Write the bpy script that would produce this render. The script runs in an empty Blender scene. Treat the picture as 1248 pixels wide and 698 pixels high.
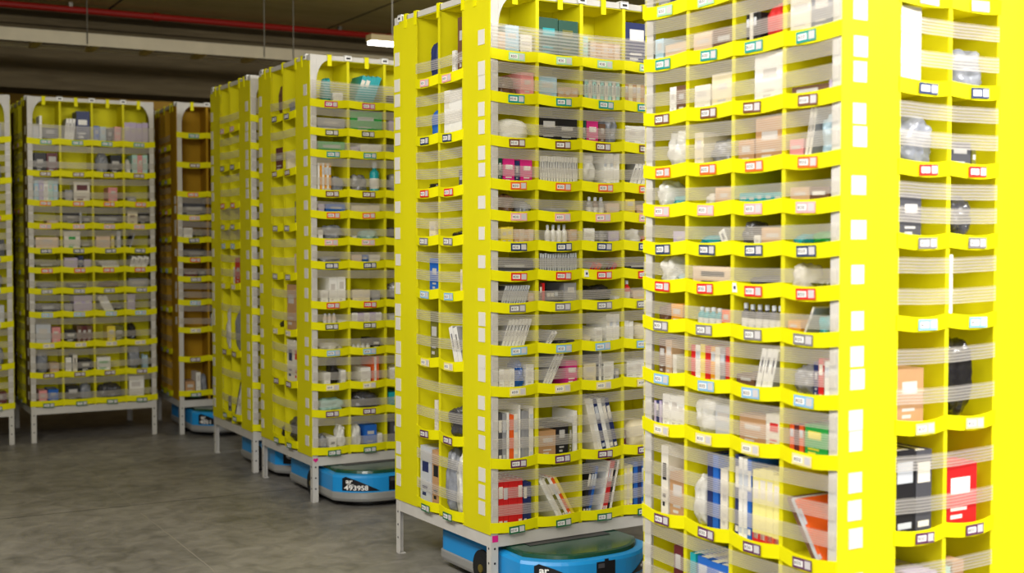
import bpy, bmesh, math, random
from mathutils import Matrix, Vector, noise
S = bpy.context.scene
COL = S.collection
rnd = random.Random(7)

# ------------------------------------------------------------------ materials
MATS = {}
def srgb(c):
    return tuple(((v/12.92) if v <= .04045 else ((v+.055)/1.055)**2.4) for v in [x/255 for x in c])
def mat(name, rgb, rough=.55, spec=.4, metal=0, bump=0, bscale=60, var=0, vscale=8, stretch=(1,1,1), trans=0, alpha=1, emit=0):
    if name in MATS: return MATS[name]
    m = bpy.data.materials.new(name); m.use_nodes = True
    n = m.node_tree.nodes; l = m.node_tree.links
    b = n['Principled BSDF']; out = n['Material Output']
    c = srgb(rgb)
    b.inputs['Base Color'].default_value = (*c, 1)
    b.inputs['Roughness'].default_value = rough
    b.inputs['Specular IOR Level'].default_value = spec
    b.inputs['Metallic'].default_value = metal
    if var or bump:
        tc = n.new('ShaderNodeTexCoord'); mp = n.new('ShaderNodeMapping'); mp.inputs['Scale'].default_value = stretch
        l.new(tc.outputs['Object'], mp.inputs['Vector'])
    if var:
        t = n.new('ShaderNodeTexNoise'); t.inputs['Scale'].default_value = vscale; t.inputs['Detail'].default_value = 4
        l.new(mp.outputs['Vector'], t.inputs['Vector'])
        r = n.new('ShaderNodeValToRGB'); r.color_ramp.elements[0].position = .3; r.color_ramp.elements[1].position = .7
        r.color_ramp.elements[0].color = (*[max(0, x*(1-var)) for x in c], 1)
        r.color_ramp.elements[1].color = (*[min(1, x*(1+var)) for x in c], 1)
        l.new(t.outputs['Fac'], r.inputs['Fac']); l.new(r.outputs['Color'], b.inputs['Base Color'])
    if bump:
        t2 = n.new('ShaderNodeTexNoise'); t2.inputs['Scale'].default_value = bscale; t2.inputs['Detail'].default_value = 3
        l.new(mp.outputs['Vector'], t2.inputs['Vector'])
        bp = n.new('ShaderNodeBump'); bp.inputs['Strength'].default_value = bump; bp.inputs['Distance'].default_value = .01
        l.new(t2.outputs['Fac'], bp.inputs['Height']); l.new(bp.outputs['Normal'], b.inputs['Normal'])
    last = b.outputs['BSDF']
    if trans:
        tr = n.new('ShaderNodeBsdfTranslucent'); tr.inputs['Color'].default_value = (*c, 1)
        mx = n.new('ShaderNodeMixShader'); mx.inputs[0].default_value = trans
        l.new(last, mx.inputs[1]); l.new(tr.outputs[0], mx.inputs[2]); last = mx.outputs[0]
    if alpha < 1:
        tp = n.new('ShaderNodeBsdfTransparent')
        mx = n.new('ShaderNodeMixShader'); mx.inputs[0].default_value = alpha
        l.new(tp.outputs[0], mx.inputs[1]); l.new(last, mx.inputs[2]); last = mx.outputs[0]
    if emit:
        b.inputs['Emission Color'].default_value = (*c, 1); b.inputs['Emission Strength'].default_value = emit
    l.new(last, out.inputs['Surface'])
    MATS[name] = m
    return m

FAB = mat('yellow_fabric', (250, 244, 26), rough=.6, spec=.3, bump=.4, bscale=5, stretch=(1.5, 1.5, .35), var=.04, vscale=3, trans=.38)
LIPM = mat('yellow_webbing', (250, 244, 4), rough=.6, spec=.2, trans=.15)
STEEL = mat('powder_coated_grey_steel', (205, 202, 196), rough=.45, spec=.4, var=.05, vscale=12)
HOLE = mat('dark_bolt_hole', (45, 45, 50), rough=.7)
TAB = mat('grey_white_hook_tab', (222, 218, 208), rough=.8, spec=.1)
CLIP = mat('white_plastic_clip', (240, 240, 238), rough=.4)
PAGE = mat('page_paper', (236, 230, 214), rough=.9, spec=.05)
INK = mat('dark_print', (50, 50, 55), rough=.7)
WHT = mat('white_print', (244, 243, 240), rough=.6)

def band_material():
    m = bpy.data.materials.new('elastic_band_threads'); m.use_nodes = True
    n = m.node_tree.nodes; l = m.node_tree.links; n.clear()
    out = n.new('ShaderNodeOutputMaterial')
    uv = n.new('ShaderNodeUVMap'); sp = n.new('ShaderNodeSeparateXYZ'); l.new(uv.outputs[0], sp.inputs[0])
    mu = n.new('ShaderNodeMath'); mu.operation = 'MULTIPLY'; mu.inputs[1].default_value = 2*math.pi; l.new(sp.outputs['Y'], mu.inputs[0])
    sn = n.new('ShaderNodeMath'); sn.operation = 'SINE'; l.new(mu.outputs[0], sn.inputs[0])
    mr = n.new('ShaderNodeMapRange'); mr.inputs['From Min'].default_value = -1; mr.inputs['From Max'].default_value = 1
    mr.inputs['To Min'].default_value = .25; mr.inputs['To Max'].default_value = .54; l.new(sn.outputs[0], mr.inputs['Value'])
    d = n.new('ShaderNodeBsdfDiffuse'); d.inputs['Color'].default_value = (*srgb((236, 230, 222)), 1)
    t = n.new('ShaderNodeBsdfTranslucent'); t.inputs['Color'].default_value = (*srgb((236, 230, 222)), 1)
    g = n.new('ShaderNodeBsdfGlossy'); g.inputs['Roughness'].default_value = .35
    a = n.new('ShaderNodeMixShader'); a.inputs[0].default_value = .35; l.new(d.outputs[0], a.inputs[1]); l.new(t.outputs[0], a.inputs[2])
    a2 = n.new('ShaderNodeMixShader'); a2.inputs[0].default_value = .05; l.new(a.outputs[0], a2.inputs[1]); l.new(g.outputs[0], a2.inputs[2])
    tp = n.new('ShaderNodeBsdfTransparent')
    x = n.new('ShaderNodeMixShader'); l.new(mr.outputs[0], x.inputs[0]); l.new(tp.outputs[0], x.inputs[1]); l.new(a2.outputs[0], x.inputs[2])
    l.new(x.outputs[0], out.inputs['Surface'])
    return m
BANDM = band_material()

COLS = {  # name: rgb
 'white': (238, 236, 230), 'off-white': (228, 222, 208), 'cream': (232, 220, 186), 'tan': (204, 168, 130), 'beige': (222, 196, 168),
 'kraft brown': (188, 146, 104), 'brown': (112, 80, 58), 'maroon': (96, 36, 40), 'red': (206, 32, 34), 'orange': (232, 96, 36), 'amber': (226, 160, 40),
 'yellow': (236, 214, 60), 'pale yellow': (246, 236, 150), 'green': (40, 160, 66), 'dark green': (28, 78, 62), 'olive': (110, 108, 40),
 'teal': (28, 160, 168), 'pale teal': (176, 216, 208), 'pale blue': (176, 206, 222), 'blue': (34, 100, 190), 'navy': (36, 48, 98), 'lilac': (190, 176, 206),
 'pink': (228, 150, 150), 'magenta': (214, 42, 130), 'grey': (150, 150, 154), 'dark grey': (76, 76, 82), 'black': (34, 33, 36), 'silver': (196, 200, 206),
}
def cm(name):   # card / plastic
    return mat(name.replace(' ', '_').replace('-', '_')+'_card', COLS[name], rough=.45, spec=.35, var=.06, vscale=14)
def bm_(name):  # film
    return mat(name.replace(' ', '_').replace('-', '_')+'_film', (146, 150, 160) if name == 'silver' else COLS[name], rough=.22, spec=.7, var=.18, vscale=22, bump=.6, bscale=30, alpha=.86)

# ------------------------------------------------------------------ mesh helpers
class MB:
    def __init__(s): s.v = []; s.f = []; s.mi = []; s.mats = []
    def m(s, material):
        if material not in s.mats: s.mats.append(material)
        return s.mats.index(material)
    def quad(s, pts, material):
        k = len(s.v); s.v += [tuple(p) for p in pts]; s.f.append(tuple(range(k, k+len(pts)))); s.mi.append(s.m(material))
    def hexa(s, p8, material):
        k = len(s.v); s.v += [tuple(p) for p in p8]; i = s.m(material)
        for q in ((0,3,2,1),(4,5,6,7),(0,1,5,4),(1,2,6,5),(2,3,7,6),(3,0,4,7)):
            s.f.append(tuple(k+j for j in q)); s.mi.append(i)
    def box(s, a, b, material, fn=None):
        (x0,y0,z0),(x1,y1,z1) = a, b
        p = [(x0,y0,z0),(x1,y0,z0),(x1,y1,z0),(x0,y1,z0),(x0,y0,z1),(x1,y0,z1),(x1,y1,z1),(x0,y1,z1)]
        if fn: p = [fn(*q) for q in p]
        s.hexa(p, material)
    def cyl(s, p0, p1, r, material, n=16, r2=None):
        p0 = Vector(p0); p1 = Vector(p1); d = (p1-p0).normalized()
        u = d.orthogonal().normalized(); w = d.cross(u); r2 = r if r2 is None else r2
        k = len(s.v); i = s.m(material)
        for q, rr in ((p0, r), (p1, r2)):
            for j in range(n):
                a = 2*math.pi*j/n; s.v.append(tuple(q+(u*math.cos(a)+w*math.sin(a))*rr))
        for j in range(n):
            s.f.append((k+j, k+(j+1)%n, k+n+(j+1)%n, k+n+j)); s.mi.append(i)
        s.f.append(tuple(k+j for j in reversed(range(n)))); s.mi.append(i)
        s.f.append(tuple(k+n+j for j in range(n))); s.mi.append(i)
    def lathe(s, prof, c, material, n=20, axis='z'):
        k = len(s.v); i = s.m(material); P = len(prof)
        for r, z in prof:
            for j in range(n):
                a = 2*math.pi*j/n; s.v.append((c[0]+r*math.cos(a), c[1]+r*math.sin(a), c[2]+z))
        for q in range(P-1):
            for j in range(n):
                s.f.append((k+q*n+j, k+q*n+(j+1)%n, k+(q+1)*n+(j+1)%n, k+(q+1)*n+j)); s.mi.append(i)
        s.f.append(tuple(k+j for j in reversed(range(n)))); s.mi.append(i)
        s.f.append(tuple(k+(P-1)*n+j for j in range(n))); s.mi.append(i)
    def mesh(s, name, fix=True):
        me = bpy.data.meshes.new(name); me.from_pydata(s.v, [], s.f)
        for m in s.mats: me.materials.append(m)
        for p, i in zip(me.polygons, s.mi): p.material_index = i
        if fix:
            b = bmesh.new(); b.from_mesh(me); bmesh.ops.recalc_face_normals(b, faces=b.faces); b.to_mesh(me); b.free()
        return me
    def build(s, name, parent=None, matrix=None, smooth=False, bevel=0):
        me = s.mesh(name)
        if bevel:
            b = bmesh.new(); b.from_mesh(me)
            bmesh.ops.bevel(b, geom=list(b.edges), offset=bevel, segments=2, affect='EDGES', profile=.6)
            b.to_mesh(me); b.free()
        if smooth:
            for p in me.polygons: p.use_smooth = True
        return link(me, name, parent, matrix)
def link(me, name, parent=None, matrix=None):
    o = bpy.data.objects.new(name, me); COL.objects.link(o)
    if parent: o.parent = parent
    if matrix is not None: o.matrix_basis = matrix
    return o
def tag(o, label=None, cat=None, group=None, kind=None):
    if label: o['label'] = label
    if cat: o['category'] = cat
    if group: o['group'] = group
    if kind: o['kind'] = kind
    return o
def empty(name, M=None):
    o = bpy.data.objects.new(name, None); COL.objects.link(o); o.empty_display_size = .1
    if M is not None: o.matrix_basis = M
    return o
R = math.radians
def T(x, y, z): return Matrix.Translation((x, y, z))
def RZ(a): return Matrix.Rotation(R(a), 4, 'Z')

# ------------------------------------------------------------------ pods
W, D, ZB, ZT = .8775, .8526, .2505, 2.45
SD = .30      # depth of the narrow-face bins
DP = .215      # depth of the wide-face bins
FACES = {'front': (lambda s, n, z: (s, n, z), 0, W), 'left': (lambda s, n, z: (n, D-s, z), -90, D),
         'right': (lambda s, n, z: (W-n, s, z), 90, D), 'back': (lambda s, n, z: (W-s, D-n, z), 180, W)}
LABCOL = {'seafoam': (176,222,180), 'teal': (20,150,140), 'brown': (120,74,44), 'orange': (240,110,40), 'pink': (240,176,176), 'navy': (40,56,96), 'red': (222,40,36),
          'grey': (128,124,124), 'light blue': (140,190,226), 'pale': (240,226,160), 'purple': (98,48,88), 'green': (40,110,70), 'magenta': (200,40,110), 'olive': (90,90,50)}
LABMESH = {}
def label_mesh(cn):
    if cn in LABMESH: return LABMESH[cn]
    b = MB(); c = mat('bin_label_'+cn.replace(' ', '_'), LABCOL[cn], rough=.5)
    w, h = .076, .031; g = mat('label_code_patch', (206, 202, 204), rough=.6)
    b.box((-w/2, -.0012, -h/2), (w/2, 0, h/2), c)
    b.box((-w/2+.007, -.0018, -h/2+.007), (.004, -.0012, h/2-.007), WHT)
    b.box((.011, -.0018, -h/2+.005), (w/2-.004, -.0012, h/2-.004), g)
    for i, (x0, x1) in enumerate(((-.028, -.024), (-.021, -.013), (-.010, -.003))):
        b.box((x0, -.0022, -.0045), (x1, -.0018, .0045), mat('label_print', (92, 88, 90)))
        if i: b.box((x0+.002, -.0024, -.003), (x1-.002, -.0021, .003), WHT)
    LABMESH[cn] = b.mesh('bin_label'); return LABMESH[cn]

def bulge(t): return math.sin(math.pi*t)
def lip_mesh(fn, sa, sb, cols, z, ext, h=.042, bu=.011, sag=.009):
    b = MB(); N = 8; pts = []
    if ext: pts.append((sa-ext, 0, 0))
    for c in range(cols):
        for k in range(N):
            t = k/N; pts.append((sa+(sb-sa)*(c+t)/cols, bu*bulge(t), sag*bulge(t)))
    pts.append((sb, 0, 0))
    if ext: pts.append((sb+ext, 0, 0))
    k0 = len(b.v)
    i = b.m(LIPM)
    for (s, o, g) in pts:
        zc = z+.5*0-g
        for n_, dz in ((-.007-o, -h/2), (-.008-o*1.05, h/2), (-.003-o, h/2), (-.002-o*.8, -h/2)):
            b.v.append(fn(s, n_, zc+dz))
    for q in range(len(pts)-1):
        for j in range(4):
            b.f.append((k0+q*4+j, k0+q*4+(j+1)%4, k0+q*4+4+(j+1)%4, k0+q*4+4+j)); b.mi.append(i)
    for q in (0, len(pts)-1):
        b.f.append(tuple(k0+q*4+j for j in range(4))); b.mi.append(i)
    return b
def band_mesh(fn, s0, s1, z0, z1, out, sag, tilt, threads):
    """one elastic band: a thin curved strip carrying several threads"""
    me = bpy.data.meshes.new('elastic_band'); N = 16; v = []; f = []; uv = []
    for k in range(N+1):
        t = k/N; s = s0+(s1-s0)*t; dz = -sag*math.sin(math.pi*t)+tilt*(t-.5)+.0004*math.sin(t*19)
        o = out+.003*math.sin(math.pi*t)
        for zz in (z0, z1):
            v.append(fn(s, -o, zz+dz))
    for k in range(N):
        f.append((2*k, 2*k+2, 2*k+3, 2*k+1))
    me.from_pydata(v, [], f); me.materials.append(BANDM)
    u = me.uv_layers.new(name='UVMap')
    for p in me.polygons:
        for li, vi in zip(p.loop_indices, p.vertices):
            u.data[li].uv = ((vi//2)/N, (vi % 2)*threads)
        p.use_smooth = True
    return me

ORD = ['zero', 'one', 'two', 'three', 'four', 'five', 'six', 'seven', 'eight', 'nine', 'ten', 'eleven', 'twelve', 'thirteen']
def band_list(pitch, top, wide):
    """heights above the lip centre of the bands of one row: (z0, z1)"""
    lo, hi = .026, pitch-.026
    op = hi-lo
    if top: return [(lo+.0, lo+.095)] if wide else [(lo+.02, lo+.065)]
    if not wide:
        return [(lo+op*.16, lo+op*.16+.045), (lo+op*.62, lo+op*.62+.045)]
    if op > .2: return [(lo+op*.12, lo+op*.12+.044), (lo+op*.45, lo+op*.45+.044), (lo+op*.78, lo+op*.78+.044)]
    if op > .10: return [(lo+op*.08, lo+op*.08+.044), (hi-.046, hi-.002)]
    return [(lo+op*.04, lo+op*.04+min(.040, op*.6))]

def make_pod(M, label, rows4, rows2, labs4, labs2, side='left', seed=1, sticker=None, back=True, fabric=None, sidefab=None, bandrows=None, side_tag=False):
    FB = fabric or FAB; SB = sidefab or FB
    rg = random.Random(seed)
    root = empty('storage_pod', M); tag(root, label, 'storage tower', 'yellow fabric storage towers')
    # corner posts (leg + upright), L profile, four
    wd, th = .034, .004
    for (cx, cy, sx, sy) in ((0,0,1,1), (W,0,-1,1), (W,D,-1,-1), (0,D,1,-1)):
        b = MB()
        for (x0, x1, y0, y1) in ((0, wd, 0, th), (0, th, th, wd)):
            b.box((cx+sx*min(x0,x1), cy+sy*y0, 0.004), (cx+sx*x1, cy+sy*y1, ZT), STEEL)
        b.box((cx+sx*.001, cy+sy*.001, 0), (cx+sx*(wd-.002), cy+sy*(wd-.002), .0045), STEEL)
        for hz in (.075, .135, .195):
            b.cyl((cx+sx*.018, cy-sy*.0006, hz), (cx+sx*.018, cy+sy*.001, hz), .005, HOLE, 10)
            b.cyl((cx-sx*.0006, cy+sy*.018, hz), (cx+sx*.001, cy+sy*.018, hz), .005, HOLE, 10)
        b.build('corner_post', root)
    # base frame
    b = MB(); zb0 = ZB-.05
    b.box((wd, .001, zb0), (W-wd, .03, ZB), STEEL); b.box((wd, D-.03, zb0), (W-wd, D-.001, ZB), STEEL)
    b.box((.001, wd, zb0), (.03, D-wd, ZB), STEEL); b.box((W-.03, wd, zb0), (W-.001, D-wd, ZB), STEEL)
    b.box((.03, .03, ZB-.012), (W-.03, D-.03, ZB-.006), STEEL)
    b.build('base_frame', root)
    # top rails
    b = MB(); r0 = ZT-.026
    b.box((wd, .002, r0), (W-wd, .026, ZT-.001), STEEL); b.box((wd, D-.026, r0), (W-wd, D-.002, ZT-.001), STEEL)
    b.box((.002, wd, r0), (.026, D-wd, ZT-.001), STEEL); b.box((W-.026, wd, r0), (W-.002, D-wd, ZT-.001), STEEL)
    b.build('top_rail', root)
    # corner gussets with a concave arc
    for (face, flip) in (('front', 0), ('front', 1), ('back', 0), ('back', 1)):
        fn, ang, L = FACES[face]; b = MB(); g = .115; n = 10; h = .13
        arc = []
        for k in range(n+1):
            a = math.pi/2*k/n
            arc.append((.034+(g-.034)*(1-math.sin(a)) , r0-(h)*(1-math.cos(a))))
        poly = [(.034, r0)]
        for k in range(n):
            for tri in ([(.034, r0), arc[k], arc[k+1]],):
                pts = []
                for nn in (-.002, .003):
                    for (s, z) in tri: pts.append(fn((L-s) if flip else s, nn, z))
                kk = len(b.v); b.v += pts; i = b.m(STEEL)
                for q in ((0,1,2), (3,5,4), (0,3,4,1), (1,4,5,2), (2,5,3,0)):
                    b.f.append(tuple(kk+j for j in q)); b.mi.append(i)
        b.build('corner_gusset', root)
    # fabric shell ---------------------------------------------------------
    b = MB(); t = .003; fz0 = ZB+.002
    topz = ZT-.03
    def sheet(fn, s0, s1, n0, n1, z0, z1, m=None): b.box((s0, n0, z0), (s1, n1, z1), m or FB, fn)
    wides = ['front', 'back']
    for face in wides:
        fn, ang, L = FACES[face]
        sheet(fn, .006, L-.006, DP-t, DP, fz0, topz)                 # back wall of wide bins
        for c in (1, 2, 3):
            sheet(fn, L*c/4-.0025, L*c/4+.0025, .002, DP-t, fz0, topz)
            sheet(fn, L*c/4-.0075, L*c/4+.0075, -.003, .002, fz0, topz+ .004)      # bound front edge
        for zr in rows4:
            zf = zr+.010-.008
            sheet(fn, .008, L-.008, .0, DP-t, max(zf-.004, fz0), max(zf, fz0+.004))
    for face in ('left', 'right'):
        fn, ang, L = FACES[face]
        # outer flaps beside the narrow bins, wrapped round the posts
        for (s0, s1) in ((-.002, DP), (L-DP, L+.002)):
            sheet(fn, s0, s1, -.004, -.001, fz0, topz-.004, SB)
        # rounded shoulder up to the rail
        for (sa, sb) in ((DP*.25, DP), (L-DP, L-DP*.25)):
            sheet(fn, sa, sb, -.004, -.001, topz-.004, topz+.008, SB)
        c = L/2
        sheet(fn, c-.0025, c+.0025, .002, SD-.001, fz0, topz); sheet(fn, DP+.001, L-DP-.001, SD, SD+.003, fz0, topz)
        sheet(fn, c-.0075, c+.0075, -.003, .002, fz0, topz)
        for s in (DP+.004, L-DP-.004): sheet(fn, s-.005, s+.005, -.004, .001, fz0, topz)
        for zr in rows2:
            zf = zr+.010-.008
            sheet(fn, DP+.001, L-DP-.001, 0, SD-.001, max(zf-.004, fz0), max(zf, fz0+.004))
    b.box((.006, .006, topz), (W-.006, D-.006, topz+.003), FB)
    b.build('fabric_shell', root)
    # straps looping over the rails, white clips at the dividers
    for face in ('front', 'left' if side == 'left' else 'right'):
        fn, ang, L = FACES[face]
        ss = [L*.125, L*.375, L*.625, L*.875] if face == 'front' else [DP*.55, DP, L/2, L-DP, L-DP*.55]
        for s in ss:
            b = MB(); b.box((s-.012, -.008, topz-.03), (s+.012, -.0045, ZT+.003), LIPM, fn); b.box((s-.012, -.008, ZT), (s+.012, .03, ZT+.003), LIPM, fn)
            b.build('hanging_strap', root)
        cs = [L*.25, L*.5, L*.75] if face == 'front' else [DP*.3, L-DP*.3]
        for s in cs:
            b = MB(); w2 = .02 if face == 'front' else .016
            b.box((s-w2, -.009, r0+.002), (s+w2, -.0035, ZT+.006), CLIP, fn); b.box((s-w2, -.009, ZT), (s+w2, .03, ZT+.006), CLIP, fn)
            b.box((s-w2*.6, -.0096, r0+.010), (s+w2*.6, -.0088, r0+.02), INK, fn)
            b.build('rail_clip', root)
    # lips, labels, bands ---------------------------------------------------
    specs = [('front', rows4, labs4, 4, 0.0, W, True)]
    specs.append((side, rows2, labs2, 2, DP, D-DP, False))
    if back: specs.append(('back', rows4, None, 4, 0.0, W, True))
    for face, rows, labs, cols, sa, sb, wide in specs:
        fn, ang, L = FACES[face]
        for ri, zr in enumerate(rows):
            zl = zr+.010
            ins = .036 if wide else 0
            if face != 'back':
                lip = lip_mesh(fn, sa, sb, cols, zl+(.006 if ri == len(rows)-1 else 0), .006 if wide else 0, sag=.004 if ri == len(rows)-1 else .009).build('shelf_lip', root)
                if wide and ri == 6 and side_tag:
                    tg = MB(); tg.box((W/2+.012, -.0125, zl-.015), (W/2+.034, -.0085, zl+.013), CLIP); tg.box((W/2+.018, -.0129, zl-.006), (W/2+.027, -.0125, zl+.004), cm('navy')); tg.build('white_tag', lip)
                for c in range(cols):
                    s = sa+(sb-sa)*(c+.5)/cols+rg.uniform(-.008, .008)
                    if wide and face == 'front': s += .006 if c < 2 else -.002
                    x, y, z = fn(s, -.0085-.0118, zl-.009)
                    link(label_mesh(labs[min(ri, len(labs)-1)]), 'bin_label', lip, T(x, y, z) @ RZ(ang) @ Matrix.Rotation(R(rg.uniform(-2, 2)), 4, 'Y'))
            up = rows[ri-1] if ri else ZT-.0
            pitch = up-zr
            if bandrows and ri+1 not in bandrows and face == 'front': continue
            for (b0, b1) in band_list(pitch, ri == 0, wide):
                j = rg.uniform(-.004, .004)
                if face != 'back':
                    tilt = rg.uniform(-.008, .008) if pitch < .14 else rg.uniform(-.004, .004)
                    bo = link(band_mesh(fn, sa+.002 if wide else sa+.004, sb-.002 if wide else sb-.004, zl+b0+j, zl+b1+j, .010 if wide else .006, .008 if wide else .004, tilt, 7 if wide else 5), 'elastic_band', root)
                    par = bo
                else: par = root
                if wide:    # hook tabs on the neighbouring flap, just round the corner
                    for end in ((0, 1) if face == 'front' else ((1,) if side == 'left' else (0,))):
                        if side == 'left' and face == 'front' and end == 1: continue
                        if side == 'right' and face == 'front' and end == 0: continue
                        sf = FACES[side][0]
                        near = (face == 'front')
                        # coordinate along the side face measured from its near corner
                        q0, q1 = (.038, .09) if near else (D-.06, D-.012)
                        w0 = q0+rg.uniform(-.003, .003); w1 = q1+rg.uniform(-.004, .004)
                        if side == 'left': a0, a1 = D-w1, D-w0
                        else: a0, a1 = w0, w1
                        zc = zl+(b0+b1)/2+j; hh = min((b1-b0)/2+.006, .034)
                        if ri == 0: hh = .03
                        tb = MB(); k = rg.uniform(-.003, .003)
                        tb.box((a0, -.0062, zc-hh), (a1, -.0042, zc+hh), TAB, sf)
                        tb.build('hook_tab', par)
    if sticker:
        b = MB(); pk = mat('magenta_sticker', (226, 30, 140), rough=.5)
        if sticker == 'square': b.box((.006, -.0012, .222), (.033, -.0002, .249), pk)
        else:
            n = 24; pts = []
            for k in range(n):
                a = 2*math.pi*k/n; x = 16*math.sin(a)**3; y = 13*math.cos(a)-5*math.cos(2*a)-2*math.cos(3*a)-math.cos(4*a)
                pts.append((.018+x*.0009, -.0012, .234+y*.0009))
            b.quad(pts, pk); b.quad([(p[0], -.0002, p[2]) for p in pts], pk)
        b.build('pink_sticker', root)
    return root

# ------------------------------------------------------------------ goods
def mesh_book(w, h, d, color, band=None):
    c = cm(color); b = MB(); t = min(.002, w*.18)
    b.box((-w/2, 0, 0), (w/2, t, h), c); b.box((-w/2, t, 0), (-w/2+t, d, h), c); b.box((w/2-t, t, 0), (w/2, d, h), c)
    if band:
        bc = cm(band); b.box((-w/2*.8, -.0006, h*.62), (w/2*.8, 0, h*.86), bc); b.box((-w/2*.7, -.0006, h*.1), (w/2*.7, 0, h*.17), bc)
    pg = MB(); pg.box((-w/2+t, t+.0005, .003), (w/2-t, d-.004, h-.004), PAGE)
    return b, pg
def mesh_case(w, h, d, color):
    b = MB(); c = cm(color); e = .0012
    b.box((-w/2+e, 0, 0), (w/2-e, d, h), c)
    ic = INK if COLS[color][0] > 120 else WHT
    b.box((-w/2+.0002, .0015, .001), (w/2-.0002, d-.002, h-.002), INK if color in ('silver',) else cm('grey'))
    b.box((-w*.16, -.0005, h*.45), (w*.16, 0, h*.82), mat('spine_title_print', (120, 118, 120)))
    return b
def mesh_box(w, h, d, color, rg, acc=None):
    b = MB(); c = cm(color); b.box((-w/2, 0, 0), (w/2, d, h), c)
    light = sum(COLS[color])/3 > 120
    pc = cm(acc) if acc else (mat('faded_print', (204, 198, 192)) if light else mat('pale_print', (190, 188, 186)))
    x0 = -w/2+w*rg.uniform(.12, .3); x1 = w/2-w*rg.uniform(.12, .3)
    z0 = h*rg.uniform(.5, .62); z1 = z0+h*rg.uniform(.14, .26)
    pp = MB()
    pp.box((x0, -.0006, z0), (x1, -.0001, z1), pc)
    b.box((x0, -.0005, h*.16), (x0+(x1-x0)*.6, 0, h*.22), pc)
    b.box((x0, -.0005, h*.28), (x0+(x1-x0)*.85, 0, h*.33), pc)
    b.box((-w/2+.002, d*.45, h-.0001), (w/2-.002, d*.55, h+.0005), mat('packing_tape', (214, 200, 176), rough=.3))
    return b, pp
def mesh_blob(w, h, d, color, rg, crumple=.18, box=4.0, film=True):
    bmx = bmesh.new(); bmesh.ops.create_icosphere(bmx, subdivisions=4, radius=1)
    off = Vector((rg.uniform(0, 50), rg.uniform(0, 50), rg.uniform(0, 50)))
    for v in bmx.verts:
        p = v.co.normalized(); k = (abs(p.x)**box+abs(p.y)**box+abs(p.z)**box)**(-1/box)
        q = p*k
        nz = noise.noise(q*1.6+off)*crumple*1.1+noise.noise(q*4.5+off)*crumple*.55+abs(noise.noise(q*9+off))*crumple*.35
        nz = max(-crumple*.8, min(crumple*.8, nz)); q = q*(1-crumple*.9+nz)
        v.co = (q.x*w/2, q.y*d/2+d/2, q.z*h/2+h/2)
    lo = min(v.co.z for v in bmx.verts)
    for v in bmx.verts: v.co.z = max(0, v.co.z-lo-.002)
    mx = max(v.co.z for v in bmx.verts)
    xa, xb = min(v.co.x for v in bmx.verts), max(v.co.x for v in bmx.verts)
    ya, yb = min(v.co.y for v in bmx.verts), max(v.co.y for v in bmx.verts)
    for v in bmx.verts:
        v.co.z *= h/mx; v.co.x = (v.co.x-(xa+xb)/2)/(xb-xa)*w; v.co.y = (v.co.y-ya)/(yb-ya)*d
    me = bpy.data.meshes.new('blob'); bmx.to_mesh(me); bmx.free()
    me.materials.append(bm_(color) if film else mat(color.replace(' ', '_')+'_cloth', COLS[color], rough=.6, bump=.3, var=.1))
    for p in me.polygons: p.use_smooth = True
    return me
def mesh_bottle(w, h, color):
    b = MB(); r = w/2*.96; c = mat(color.replace(' ', '_').replace('-', '_')+'_plastic', COLS[color], rough=.25, spec=.5)
    b.lathe([(r*.85, 0), (r, .004), (r, h*.62), (r*.9, h*.7), (r*.42, h*.78), (r*.42, h*.82)], (0, r, 0), c, 20)
    cp = MB(); cp.lathe([(r*.5, h*.82), (r*.5, h*.99), (r*.44, h)], (0, r, 0), cm('silver'), 20)
    b.lathe([(r*1.01, h*.18), (r*1.01, h*.5)], (0, r, 0), mat('bottle_label_paper', (226, 222, 214)), 20)
    return b, cp
NOUN = {'k': ('book', 'book'), 'c': ('slim_case', 'slim case'), 'x': ('carton', 'box'), 'g': ('plastic_bag', 'wrapped bag'), 'p': ('soft_package', 'soft package'), 't': ('bottle', 'bottle')}
CATS = {'k': 'book', 'c': 'case', 'x': 'box', 'g': 'bag', 'p': 'package', 't': 'bottle'}
LABELS = set()
POSW = {1: ['']}
def posword(i, n):
    if n == 1: return ''
    if n == 2: return ['left', 'right'][i]
    if i == 0: return 'leftmost'
    if i == n-1: return 'rightmost'
    if n == 3: return 'middle'
    o = ['first', 'second', 'third', 'fourth', 'fifth', 'sixth', 'seventh', 'eighth', 'ninth', 'tenth', 'eleventh', 'twelfth', 'thirteenth', 'fourteenth', 'fifteenth', 'sixteenth', 'seventeenth']
    return o[i]
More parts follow.
